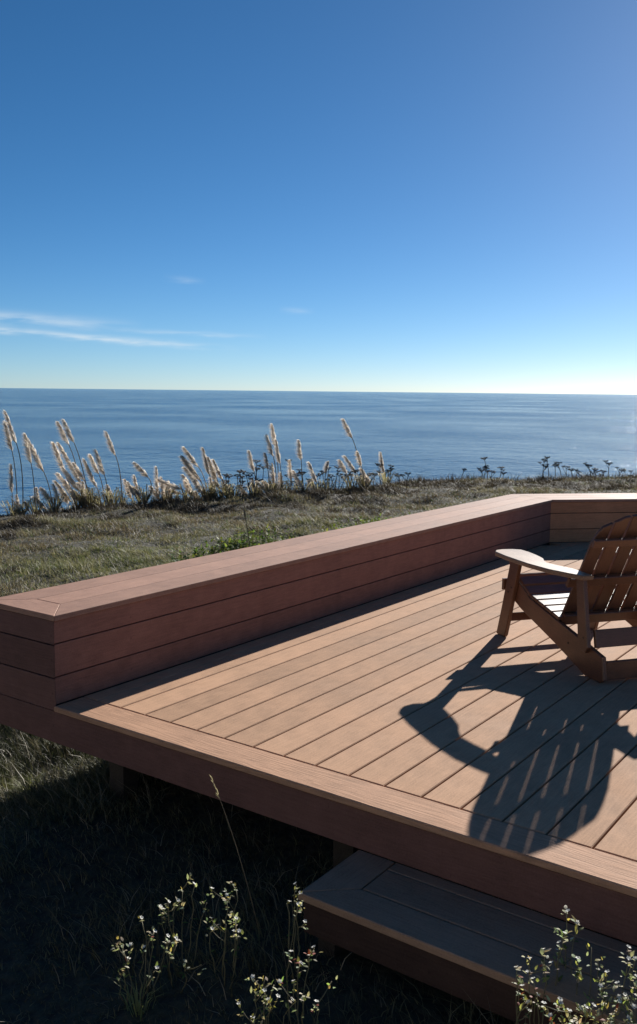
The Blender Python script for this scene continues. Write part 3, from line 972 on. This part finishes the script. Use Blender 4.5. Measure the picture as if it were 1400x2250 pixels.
# plumes: (tip, foot of the plume, root) in the photograph; each clump at its own distance
CLUMPS = [
    ('pampas_plant', 'tallest dark pampas plumes on long stems at the far left of the bluff', 17.2,
     [((14, 906), (37, 976), (49, 1122)), ((13, 928), (27, 992), (38, 1115)), ((26, 1022), (27, 1086), (29, 1118))]),
    ('pampas_plant', 'pair of pampas plumes spreading apart, just right of the tallest dark ones', 17.4,
     [((57, 955), (69, 1020), (79, 1118)), ((63, 966), (97, 1038), (119, 1115))]),
    ('pampas_plant', 'low pale pampas tuft between the spreading pair and the big leaning clump', 17.4,
     [((92, 1072), (116, 1104), (121, 1116)), ((82, 1072), (86, 1106), (88, 1118))]),
    ('pampas_plant', 'biggest pampas clump, many shaggy plumes leaning left', 17.8,
     [((129, 928), (152, 978), (186, 1112)), ((142, 924), (164, 975), (198, 1112)), ((119, 974), (142, 1036), (172, 1112)), ((130, 974), (158, 1022), (190, 1112)),
      ((130, 1042), (177, 1104), (182, 1114)), ((124, 1058), (160, 1106), (166, 1114)), ((164, 1018), (186, 1057), (204, 1112)), ((140, 1028), (176, 1080), (188, 1112)),
      ((150, 1010), (180, 1062), (196, 1112)), ((134, 1075), (152, 1108), (156, 1116))]),
    ('pampas_plant', 'three fluffy upright pampas plumes right of the biggest clump', 17.7,
     [((187, 1011), (214, 1073), (223, 1112)), ((200, 1000), (218, 1043), (232, 1112)), ((212, 990), (230, 1045), (241, 1110)), ((238, 1066), (247, 1096), (250, 1108))]),
    ('pampas_plant', 'single narrow dark pampas plume on a thin curved stem', 17.6,
     [((235, 950), (255, 1003), (267, 1112))]),
    ('pampas_plant', 'pale drooping pampas plume with two short ones below', 17.7,
     [((276, 1054), (290, 1098), (292, 1110)), ((297, 1046), (306, 1096), (308, 1110)), ((298, 1017), (327, 1050), (318, 1108))]),
    ('pampas_plant', 'pampas clump with one upright pale plume and two bent flat to the right', 17.8,
     [((345, 1028), (348, 1096), (349, 1108)), ((350, 1054), (402, 1076), (412, 1106)), ((358, 1068), (400, 1086), (408, 1108)), ((356, 1050), (364, 1098), (366, 1108)),
      ((372, 1058), (374, 1098), (375, 1108))]),
    ('pampas_plant', 'pampas clump of striped plumes swept strongly left in the middle', 17.9,
     [((406, 984), (438, 1028), (458, 1104)), ((402, 1003), (433, 1042), (454, 1104)), ((406, 1010), (440, 1056), (457, 1104)), ((408, 1028), (441, 1068), (452, 1104)),
      ((404, 1044), (424, 1082), (430, 1104))]),
    ('pampas_plant', 'pampas clump beside the swept one, plumes fanning up and right', 17.9,
     [((448, 986), (461, 1046), (469, 1104)), ((459, 1006), (477, 1053), (484, 1104)), ((471, 1011), (490, 1056), (502, 1104)), ((464, 1050), (474, 1088), (478, 1104)),
      ((498, 1064), (511, 1090), (514, 1104))]),
    ('pampas_plant', 'small pampas plume left of the tall central spire', 18.1,
     [((549, 992), (559, 1038), (563, 1100)), ((556, 1050), (560, 1082), (561, 1100))]),
    ('pampas_plant', 'tall central pampas spire of three stacked plumes', 18.2,
     [((584, 996), (589, 1032), (592, 1100)), ((588, 956), (601, 1004), (606, 1100)), ((599, 933), (607, 984), (611, 1100)), ((608, 968), (616, 1022), (620, 1100)),
      ((638, 1012), (641, 1058), (643, 1100)), ((618, 1040), (621, 1080), (622, 1100)), ((600, 1020), (603, 1070), (604, 1100))]),
    ('pampas_plant', 'lone upright pampas plume just right of the central spire', 18.3,
     [((658, 968), (662, 1013), (664, 1098))]),
    ('pampas_plant', 'short pale pampas plumes standing among dark seed heads', 18.4,
     [((681, 1017), (697, 1062), (702, 1098)), ((723, 1014), (716, 1040), (719, 1095)), ((688, 1056), (692, 1086), (694, 1098))]),
    ('pampas_plant', 'pampas clump with the tallest plume on the right half', 19.0,
     [((756, 922), (775, 965), (797, 1085)), ((787, 993), (795, 1026), (801, 1085)), ((760, 1003), (785, 1042), (799, 1085)), ((748, 1011), (763, 1042), (771, 1085))]),
    ('pampas_plant', 'last pampas plume on the right before bare scrub', 19.3,
     [((838, 995), (844, 1042), (848, 1075))]),
]


def bez(a, b, c, t):
    return a * (1 - t) ** 2 + b * 2 * t * (1 - t) + c * t * t


wind = -c_r * 0.8 + Vector((0, 0, -0.25))
for name, label, dist, plumes in CLUMPS:
    roots = []
    geo_ = []
    for tip, foot, root in plumes:
        dd = dist + random.uniform(-0.35, 0.35)
        T, B_ = at_dist(tip[0], tip[1], dd + random.uniform(-0.1, 0.1)), at_dist(foot[0], foot[1], dd)
        Rt = at_dist(root[0], root[1], dd)
        g = ground_at(Rt.x, Rt.y)
        Rt = Vector((Rt.x, Rt.y, min(g - 0.03, Rt.z)))
        geo_.append((T, B_, Rt))
        roots.append(Rt)
    if len(plumes) > 1:                       # short young plumes low in the clump
        for q in range((len(plumes) + 1) // 2):
            T0, B0, R0 = random.choice(geo_)
            Rt = R0 + c_r * random.uniform(-0.16, 0.16) + Vector((random.uniform(-.05, .05), random.uniform(-.2, .2), 0))
            B_ = Rt + Vector((0, 0, random.uniform(0.12, 0.25))) - c_r * random.uniform(0.0, 0.08)
            geo_.append((B_ + Vector((0, 0, random.uniform(0.18, 0.34))) - c_r * random.uniform(0.02, 0.22), B_, Rt))
    org = sum(roots, Vector()) / len(roots)
    root = thing(name, label, 'pampas grass', Matrix.Translation(org), 'pampas grass along the bluff edge')
    for T, B_, Rt in geo_:
        mb = MB()
        mid = Rt.lerp(B_, 0.5) + (B_ - T).normalized() * 0.0
        ctrl = B_ - (T - B_).normalized() * ((B_ - Rt).length * 0.35)
        pts = [bez(Rt, ctrl, B_, k / 6) - org for k in range(7)]
        ax = [B_ + (T - B_) * (k / 5) - org for k in range(1, 6)]
        mb.tube(pts + ax, [0.011 - 0.0006 * k for k in range(7)] + [0.005, 0.004, 0.003, 0.0025, 0.002], 5)
        st = put('stalk', mb.mesh('stalk', True), root, M_STALK)
        L = (T - B_).length
        axis_ = (T - B_).normalized()
        nb_ = int(300 + 220 * L)
        V, F, Cl = [], [], []
        tone = random.uniform(0.8, 1.08)
        wv = random.uniform(0.75, 1.25)
        for q in range(nb_):
            u = random.random() ** 0.85
            p = B_ + axis_ * (L * u * 0.97)
            perp = Vector((random.gauss(0, 1), random.gauss(0, 1), random.gauss(0, 1)))
            perp = (perp - axis_ * perp.dot(axis_)).normalized()
            wdt = wv * 0.047 * 1.75 * (1.04 - u) ** 0.55 * (u + 0.16) ** 0.35 * (1.6 if random.random() < 0.15 else 1.0) * (0.85 + 0.25 * L)
            ln = L * random.uniform(0.16, 0.30) * (1.05 - 0.5 * u)
            e1 = p + axis_ * ln * 0.55 + perp * wdt * 0.62 + wind * 0.016
            e2 = p + axis_ * ln * 0.95 + perp * wdt * random.uniform(0.75, 1.1) + wind * random.uniform(0.03, 0.10)
            sd = axis_.cross(perp) * 0.0055
            i0 = len(V)
            V += [p - sd - org, p + sd - org, e1 + sd - org, e1 - sd - org, e2 - org]
            F += [(i0, i0 + 1, i0 + 2), (i0, i0 + 2, i0 + 3), (i0 + 3, i0 + 2, i0 + 4)]
            cc = random.uniform(0.75, 1.15) * tone
            Cl += [(0.86 * cc, 0.81 * cc, 0.74 * cc)] * 5
        put('plume', fast_mesh('plume', [tuple(v) for v in V], F, np.array(Cl)), st, M_PLUME)
    # basal leaves
    V, F, Cl = [], [], []
    for Rt in roots:
        for q in range(34):
            an = random.uniform(0, 6.283); ln = random.uniform(0.25, 0.75)
            dv = Vector((math.cos(an), math.sin(an), 0))
            sd = Vector((-dv.y, dv.x, 0)) * 0.008
            a = Rt - org; m1 = a + dv * ln * 0.3 + Vector((0, 0, ln * 0.55)); m2 = a + dv * ln * 0.75 + Vector((0, 0, ln * random.uniform(0.25, 0.6)))
            i0 = len(V)
            V += [a - sd, a + sd, m1 + sd, m1 - sd, m2]
            F += [(i0, i0 + 1, i0 + 2), (i0, i0 + 2, i0 + 3), (i0 + 3, i0 + 2, i0 + 4)]
            cc = random.uniform(0.6, 1.2)
            cc *= random.choice((1.0, 1.0, 2.0))
            Cl += [(0.28 * cc, 0.245 * cc, 0.16 * cc)] * 5
    put('leaf_tuft', fast_mesh('leaf_tuft', [tuple(v) for v in V], F, np.array(Cl)), root, M_GRASS, kind='stuff')

# ------------------------------------------------------------------ dried umbel stalks
def zz(pts, ox, oy, s):
    return [(ox + a / s, oy + c / s) for a, c in pts]


U_MID = zz([(545, 600), (575, 605), (545, 655), (660, 595), (685, 555), (720, 560), (755, 585), (715, 660), (790, 685), (740, 720), (855, 450), (855, 525),
            (930, 515), (880, 640), (995, 515), (1185, 445), (1245, 585), (1330, 570)], 380, 920, 4.667) + \
    zz([(40, 580), (95, 555), (150, 610), (245, 565), (270, 548), (320, 510), (340, 580), (400, 505), (410, 565), (455, 600), (480, 575), (515, 570), (545, 540),
        (605, 605), (650, 575), (715, 565), (760, 487), (805, 555), (830, 535), (850, 495), (920, 575), (1000, 560)], 640, 900, 3.889)
U_RIGHT = zz([(68, 190), (205, 195), (228, 105), (237, 178), (285, 205), (355, 178), (372, 218), (685, 122), (695, 162), (708, 98), (770, 160), (795, 145), (855, 170),
              (893, 192), (945, 208), (1030, 162), (1060, 212), (1072, 190), (1125, 232), (1138, 205), (1185, 145), (1280, 195), (1340, 240), (1395, 255)], 1000, 980, 3.5)
ORD = ['first', 'second', 'third', 'fourth', 'fifth', 'sixth', 'seventh', 'eighth', 'ninth', 'tenth', 'eleventh', 'twelfth', 'thirteenth', 'fourteenth', 'fifteenth',
       'sixteenth', 'seventeenth', 'eighteenth', 'nineteenth', 'twentieth', 'twenty-first', 'twenty-second', 'twenty-third', 'twenty-fourth']


def umbel_mesh(seed):
    rr = random.Random(seed)
    mb = MB()
    n = rr.randint(9, 12)
    for k in range(n):
        an = k * 6.283 / n + rr.uniform(-.2, .2); r_ = rr.uniform(0.022, 0.048)
        tipv = Vector((math.cos(an) * r_, math.sin(an) * r_, 0.02 + rr.uniform(-0.006, 0.008)))
        mb.tube([(0, 0, -0.012), tipv * 0.6, tipv], [0.0022, 0.002, 0.002], 3)
        for q in range(3):
            o = tipv + Vector((rr.uniform(-.01, .01), rr.uniform(-.01, .01), rr.uniform(-.002, .006)))
            s = rr.uniform(0.007, 0.012)
            mb.add([o + Vector((s, 0, 0)), o + Vector((-s, 0, 0)), o + Vector((0, s, 0)), o + Vector((0, -s, 0)), o + Vector((0, 0, s * .7)), o + Vector((0, 0, -s * .5))],
                   [(0, 2, 4), (2, 1, 4), (1, 3, 4), (3, 0, 4), (2, 0, 5), (1, 2, 5), (3, 1, 5), (0, 3, 5)])
    return mb.mesh('seed_head')


UM = [umbel_mesh(k) for k in range(4)]
for m_ in UM:
    m_.materials.append(M_DRY)


def umbels(lst, dist0, dist1, phrase, group):
    lst = sorted(lst)
    half = (len(lst) + 1) // 2
    for i, (px_, py_) in enumerate(lst):
        tt = (px_ - lst[0][0]) / (lst[-1][0] - lst[0][0])
        dd = dist0 + (dist1 - dist0) * tt + random.uniform(-0.3, 0.5)
        H_ = at_dist(px_, py_, dd)
        sx = random.uniform(-0.10, 0.10)
        rt = Vector((H_.x + c_r.x * sx, H_.y + c_r.y * sx, 0))
        rt.z = min(ground_at(rt.x, rt.y) - 0.03, H_.z - 0.1)
        if i < half:
            lab = ORD[i] + ' from the left of the ' + phrase
        else:
            k = len(lst) - 1 - i
            lab = (ORD[k] + ' from the right of the ') + phrase
        o = thing('dried_umbel_stalk', lab, 'dried weed', Matrix.Translation(rt), group)
        mb = MB()
        mid = rt.lerp(H_, 0.55) + Vector((random.uniform(-.03, .03), random.uniform(-.03, .03), 0))
        mb.tube([Vector((0, 0, 0)), mid - rt, H_ - rt - Vector((0, 0, 0.012))], [0.010, 0.008, 0.006], 5)
        heads = [(H_ - rt, 1.0)]
        for q in range(random.choice((0, 1, 1, 2))):
            f = random.uniform(0.45, 0.8)
            p0 = mid - rt if f < 0.6 else (mid - rt).lerp(H_ - rt, 0.5)
            p1 = p0 + Vector((c_r.x * random.choice((-1, 1)) * random.uniform(0.05, 0.12), c_r.y * random.uniform(-0.1, 0.1), random.uniform(0.06, 0.16)))
            mb.tube([p0, p0.lerp(p1, 0.5) + Vector((0, 0, -0.01)), p1], [0.005, 0.004, 0.0035], 4)
            heads.append((p1, random.uniform(0.55, 0.8)))
        put('stem', mb.mesh('stem'), o, M_DRY)
        for p, s in heads:
            put('seed_head', random.choice(UM), o, None, Matrix.Translation(p) @ Matrix.Rotation(random.uniform(0, 6.28), 4, 'Z') @
                Matrix.Rotation(random.uniform(-0.35, 0.35), 4, 'X') @ Matrix.Scale(s * 1.55, 4))


umbels(U_MID, 17.9, 19.6, 'dark dried seed-head stalks among the pampas plumes', 'dried umbel stalks among the pampas')
umbels(U_RIGHT, 21.2, 21.8, 'dark dried seed-head stalks above the far bench', 'dried umbel stalks above the far bench')

# ------------------------------------------------------------------ leafy plants
def leaf_quads(V, F, Cl, p, d, up, ln, wd, col):
    d = d.normalized()
    s = d.cross(up)
    s = s.normalized() if s.length > 1e-4 else Vector((1, 0, 0))
    n = s.cross(d)
    i0 = len(V)
    V += [p, p + d * ln * 0.35 + s * wd * 0.5 + n * ln * 0.05, p + d * ln * 0.4 - n * wd * 0.12 * -1, p + d * ln * 0.35 - s * wd * 0.5 + n * ln * 0.05,
          p + d * ln * 0.75 + s * wd * 0.33, p + d * ln * 0.75 - s * wd * 0.33, p + d * ln - n * ln * 0.08]
    F += [(i0, i0 + 1, i0 + 2), (i0, i0 + 2, i0 + 3), (i0 + 1, i0 + 4, i0 + 2), (i0 + 2, i0 + 5, i0 + 3), (i0 + 4, i0 + 6, i0 + 2), (i0 + 2, i0 + 6, i0 + 5)]
    Cl += [col] * 7


def leafy_mat_col(g=1.0):
    k = random.uniform(0.7, 1.25) * g
    return (0.095 * k * random.uniform(0.8, 1.4), 0.14 * k, 0.04 * k)


def shrub(px0, px1, pybase, x_plane, hgt, n, label):
    """low green leafy plant on the lawn behind the bench"""
    pts = []
    d0 = ray(px0, pybase[0]); d1 = ray(px1, pybase[1])
    A = CAM + d0 * ((x_plane - CAM.x) / d0.x); B_ = CAM + d1 * ((x_plane - CAM.x) / d1.x)
    A.z = ground_at(A.x, A.y); B_.z = ground_at(B_.x, B_.y)
    org = (A + B_) / 2
    o = thing('leafy_plant', label, 'plant', Matrix.Translation(org), 'green plants behind the bench')
    V, F, Cl = [], [], []
    mb = MB()
    for k in range(n):
        u = random.random()
        b0 = A.lerp(B_, u) + Vector((random.gauss(0, 0.10), random.gauss(0, 0.08), 0))
        b0.z = ground_at(b0.x, b0.y)
        h_ = hgt(u) * random.uniform(0.55, 1.1)
        tp = b0 + Vector((random.gauss(0, 0.05), random.gauss(0, 0.05), h_))
        mb.tube([b0 - org - Vector((0, 0, 0.02)), b0.lerp(tp, 0.5) - org + Vector((random.gauss(0, .01), random.gauss(0, .01), 0)), tp - org], [0.004, 0.003, 0.002], 4)
        for q in range(int(8 + h_ * 50)):
            f = random.uniform(0.15, 1.0)
            p = b0.lerp(tp, f) - org
            dv = Vector((random.gauss(0, 1), random.gauss(0, 1), random.uniform(0.0, 1.0)))
            leaf_quads(V, F, Cl, p, dv, Vector((0, 0, 1)), random.uniform(0.03, 0.065), random.uniform(0.018, 0.035), leafy_mat_col(1.0 + 0.5 * f))
    put('stems', mb.mesh('stems'), o, M_WSTEM)
    put('foliage', fast_mesh('foliage', [tuple(v) for v in V], F, np.array(Cl)), o, M_LEAF, kind='stuff')
    return o


shrub(395, 520, (1222, 1200), -3.3, lambda u: 0.30 + 0.08 * u, 110, 'low dark green leafy plant behind the bench, left of the tallest sprigs')
shrub(515, 645, (1202, 1180), -3.3, lambda u: 0.48 - 0.14 * abs(u - 0.4) * 2, 110, 'bright green leafy plant with tall yellowish sprigs behind the bench')
shrub(690, 800, (1172, 1150), -3.3, lambda u: 0.27 + 0.04 * u, 80, 'thin green ground plant behind the middle of the bench')
shrub(805, 868, (1150, 1136), -3.3, lambda u: 0.31, 50, 'small green plant meeting the bench cap farther along')

# tall dry stalk standing on the lawn
A = at_dist(556, 1166, 9.6); T = at_dist(538, 1130, 9.6)
A = Vector((A.x, A.y, ground_at(A.x, A.y)))
o = thing('dry_stalk', 'single pale dry stalk standing on the lawn by the bright green plant', 'dry stalk', Matrix.Translation(A))
mb = MB(); mb.tube([Vector((0, 0, 0)), (T - A) * 0.6 + Vector((0.01, 0, 0.03)), T - A], [0.006, 0.005, 0.004], 5)
put('stem', mb.mesh('stem'), o, M_STALK)
mb = MB(); mb.tube([(T - A) * 0.93, T - A, (T - A) * 1.08], [0.004, 0.014, 0.004], 6)
put('seed_head', mb.mesh('seed_head'), o, M_STALK)


# ------------------------------------------------------------------ weeds in the foreground
def weed(label, tips, y0, spread=0.05, leaf=0.016, flowers=0.5, red=None, group='weeds in front of the deck', cat='weed', dense=1.0):
    """stems grow from one crown to the given tips (photo place, distance by row y); leaves and small white flowers at the nodes"""
    P = []
    for a, c in tips:
        # tips reach a little above the line where sunlight clears the deck edge
        hh = random.uniform(0.025, 0.075)
        dd = ray(a, c)
        P.append(CAM + dd * ((0.3774 * CAM.y + hh - CAM.z) / (dd.z - 0.3774 * dd.y)))
    cx_, cy_ = sum(p.x for p in P) / len(P), sum(p.y for p in P) / len(P)
    org = Vector((cx_, cy_, ground_at(cx_, cy_)))
    o = thing('flowering_weed', label, cat, Matrix.Translation(org), group)
    V, F, Cl = [], [], []
    fl = []
    for p in P:
        rt = Vector((org.x + (p.x - org.x) * 0.45 + random.gauss(0, .01), org.y + (p.y - org.y) * 0.5 + random.gauss(0, .01), 0))
        rt.z = ground_at(rt.x, rt.y) - 0.01
        c_ = rt.lerp(p, 0.5) + Vector((random.gauss(0, .018), random.gauss(0, .018), 0.02))
        mb = MB()
        cur = [bez(rt, c_, p, k / 7) + Vector((random.gauss(0, .003), random.gauss(0, .003), 0)) - org for k in range(8)]
        mb.tube(cur, [0.0022 - 0.00016 * k for k in range(8)], 5)
        ends = [p - org]
        for q in range(random.randint(0, 2)):
            k = random.randint(5, 7)
            a_ = cur[k]
            b_ = a_ + Vector((random.gauss(0, .028), random.gauss(0, .02), random.uniform(0.008, 0.045)))
            mb.tube([a_, a_.lerp(b_, .5) + Vector((0, 0, -.004)), b_], [0.0015, 0.0013, 0.001], 4)
            ends.append(b_)
        put('stem', mb.mesh('stem', True), o, M_WSTEM)
        for e_ in ends:
            for q in range(int(random.randint(3, 6) * dense)):
                pp = e_ + Vector((random.gauss(0, .006), random.gauss(0, .006), random.uniform(-.028, .004)))
                dv = Vector((random.gauss(0, 1), random.gauss(0, 1), random.uniform(0.1, 1.4)))
                kk = random.choice((0, 0, 1))
                col = (0.36 * random.uniform(.7, 1.3) + .2 * kk, 0.38 * random.uniform(.8, 1.15) + .16 * kk, 0.14 + .24 * kk)
                if red and random.random() < red:
                    col = (0.32, 0.09, 0.06)
                leaf_quads(V, F, Cl, pp, dv, Vector((0, 0, 1)), leaf * random.uniform(.6, 1.25), leaf * random.uniform(.35, .6), col)
            if random.random() < flowers:
                fl.append(e_)
        for q in range(int(2 * dense)):
            k = random.randint(3, 6)
            dv = Vector((random.gauss(0, 1), random.gauss(0, 1), random.uniform(0, .8)))
            leaf_quads(V, F, Cl, cur[k], dv, Vector((0, 0, 1)), leaf * random.uniform(.7, 1.5), leaf * random.uniform(.35, .6), (0.12, 0.17 * random.uniform(.8, 1.2), 0.05))
    put('foliage', fast_mesh('foliage', [tuple(v) for v in V], F, np.array(Cl)), o, M_LEAF, kind='stuff')
    for e_ in fl:
        V2, F2, C2 = [], [], []
        for q in range(5):
            an = q * 1.2566 + random.uniform(-.2, .2)
            leaf_quads(V2, F2, C2, Vector((0, 0, 0.002)), Vector((math.cos(an), math.sin(an), 0.45)), Vector((0, 0, 1)), 0.0075, 0.006, (1, 1, 1))
        put('flower', fast_mesh('flower', [tuple(v) for v in V2], F2), o, M_PETAL,
            Matrix.Translation(e_ + Vector((0, 0, .003))) @ Matrix.Rotation(random.uniform(-.6, .6), 4, 'X') @ Matrix.Rotation(random.uniform(-.6, .6), 4, 'Y'))
    return o


weed('wide backlit weed left of centre, its left half with a reddish tip', [(270, 2075), (265, 2130), (310, 2020), (340, 2050), (368, 2060), (318, 2085), (345, 2130), (282, 2110)], -0.86, 0.04, red=0.05)
weed('backlit weed with yellow-green sprigs, highest of the left-hand group', [(425, 1945), (402, 1955), (370, 1985), (352, 1995), (390, 1980), (450, 1985), (372, 2085), (405, 2110)], -0.82, 0.05)
weed('slender sprig at the right end of the left-hand weed group', [(517, 1955), (500, 1975), (512, 2010), (470, 2020), (495, 2030), (515, 2050)], -0.80, 0.04)
weed('small weed low in the middle beside the step corner', [(640, 2095), (690, 2085), (660, 2120), (645, 2160), (672, 2190), (695, 2205), (640, 2200)], -0.78, 0.04, red=0.15)
weed('short weed tuft at the bottom, left of the step-corner weed', [(560, 2170), (580, 2150), (600, 2165), (570, 2230), (590, 2200), (555, 2240)], -0.86, 0.04)
weed('tiny white-flowered weed at the near corner of the step', [(650, 1945), (636, 1985), (660, 1965), (655, 1990)], -0.46, 0.03, leaf=0.012, flowers=0.9)
weed('tall weed with a white flower rising over the step', [(1248, 2005), (1268, 2030), (1240, 2055), (1230, 2075), (1195, 2090), (1270, 2110)], -0.60, 0.05, leaf=0.02, flowers=0.7)
weed('weed in front of the step, left end of the bottom right group', [(1135, 2130), (1160, 2140), (1172, 2155), (1150, 2200), (1195, 2130), (1180, 2190), (1140, 2175)], -0.66, 0.04, red=0.12, flowers=0.6)
weed('thin arching sprig right of the tall white-flowered weed', [(1297, 2080), (1315, 2110), (1335, 2140), (1320, 2170), (1318, 2150)], -0.62, 0.04, flowers=0.4)
weed('weed at the right frame edge in front of the step', [(1380, 2085), (1395, 2110), (1375, 2145), (1390, 2180), (1398, 2150), (1392, 2215)], -0.62, 0.04, flowers=0.5)
weed('dense low green weed at the bottom right corner', [(1230, 2200), (1250, 2225), (1290, 2210), (1330, 2195), (1345, 2215), (1310, 2235), (1360, 2205), (1270, 2240), (1340, 2240), (1210, 2235), (1240, 2245), (1380, 2240)],
     -0.66, 0.05, dense=1.6, red=0.1)

# single seeding grass stalk in front of the fascia
A = at_y(571, 1965, -0.30); A.z = ground_at(A.x, A.y) - 0.01
T = at_y(464, 1708, -0.36)
o = thing('grass_stalk', 'single long grass stalk leaning in front of the dark deck fascia', 'grass stalk', Matrix.Translation(A))
mid = A.lerp(T, 0.55) + c_r * 0.02 + Vector((0, 0, 0.012))
mb = MB(); mb.tube([bez(A, mid, T, k / 10) - A for k in range(11)], [0.0018 - 0.0001 * k for k in range(11)], 5)
put('stem', mb.mesh('stem', True), o, M_STALK)
V, F, Cl = [], [], []
for k in range(16):
    u = 0.84 + 0.16 * k / 16
    p = bez(A, mid, T, u) - A
    dv = (T - mid).normalized() + Vector((random.gauss(0, .22), random.gauss(0, .22), random.gauss(0, .15)))
    leaf_quads(V, F, Cl, p, dv, Vector((0, 1, 0)), 0.018, 0.0035, (0.42, 0.36, 0.26))
put('seed_head', fast_mesh('seed_head', [tuple(v) for v in V], F, np.array(Cl)), o, M_GRASS)


def tuft(label, px_, py_, y, n, ln, col):
    c0 = at_y(px_, py_, y); c0.z = ground_at(c0.x, c0.y) - 0.01
    o = put('grass_tuft', None, None, None, Matrix.Translation(c0), label, 'grass tuft', 'grass tufts by the deck')
    V, F, Cl = [], [], []
    for k in range(n):
        an = random.uniform(0, 6.283); r_ = abs(random.gauss(0, .02)); L = ln * random.uniform(.5, 1.1)
        b0 = Vector((math.cos(an) * r_, math.sin(an) * r_, 0)); dv = Vector((math.cos(an), math.sin(an), 0))
        m1 = b0 + dv * L * 0.22 + Vector((0, 0, L * .6)); t1 = b0 + dv * L * random.uniform(.4, .8) + Vector((0, 0, L * random.uniform(.6, 1.0)))
        sd = Vector((-dv.y, dv.x, 0)) * 0.0022
        i0 = len(V)
        V += [b0 - sd, b0 + sd, m1 + sd * .8, m1 - sd * .8, t1]
        F += [(i0, i0 + 1, i0 + 2), (i0, i0 + 2, i0 + 3), (i0 + 3, i0 + 2, i0 + 4)]
        k_ = random.uniform(.7, 1.2)
        Cl += [tuple(c * k_ for c in col)] * 5
    put('blades', fast_mesh('blades', [tuple(v) for v in V], F, np.array(Cl)), o, M_GRASS, kind='stuff')


tuft('small yellow-green grass tuft at the bottom edge below the left-hand weeds', 305, 2235, -0.80, 26, 0.11, (0.22, 0.24, 0.10))
tuft('sunlit yellow-green grass clump in the gap under the bench corner', 62, 1762, 0.13, 110, 0.12, (0.21, 0.22, 0.085))
tuft('sunlit grass clump at the left frame edge under the bench', 12, 1768, 0.10, 80, 0.11, (0.21, 0.21, 0.09))
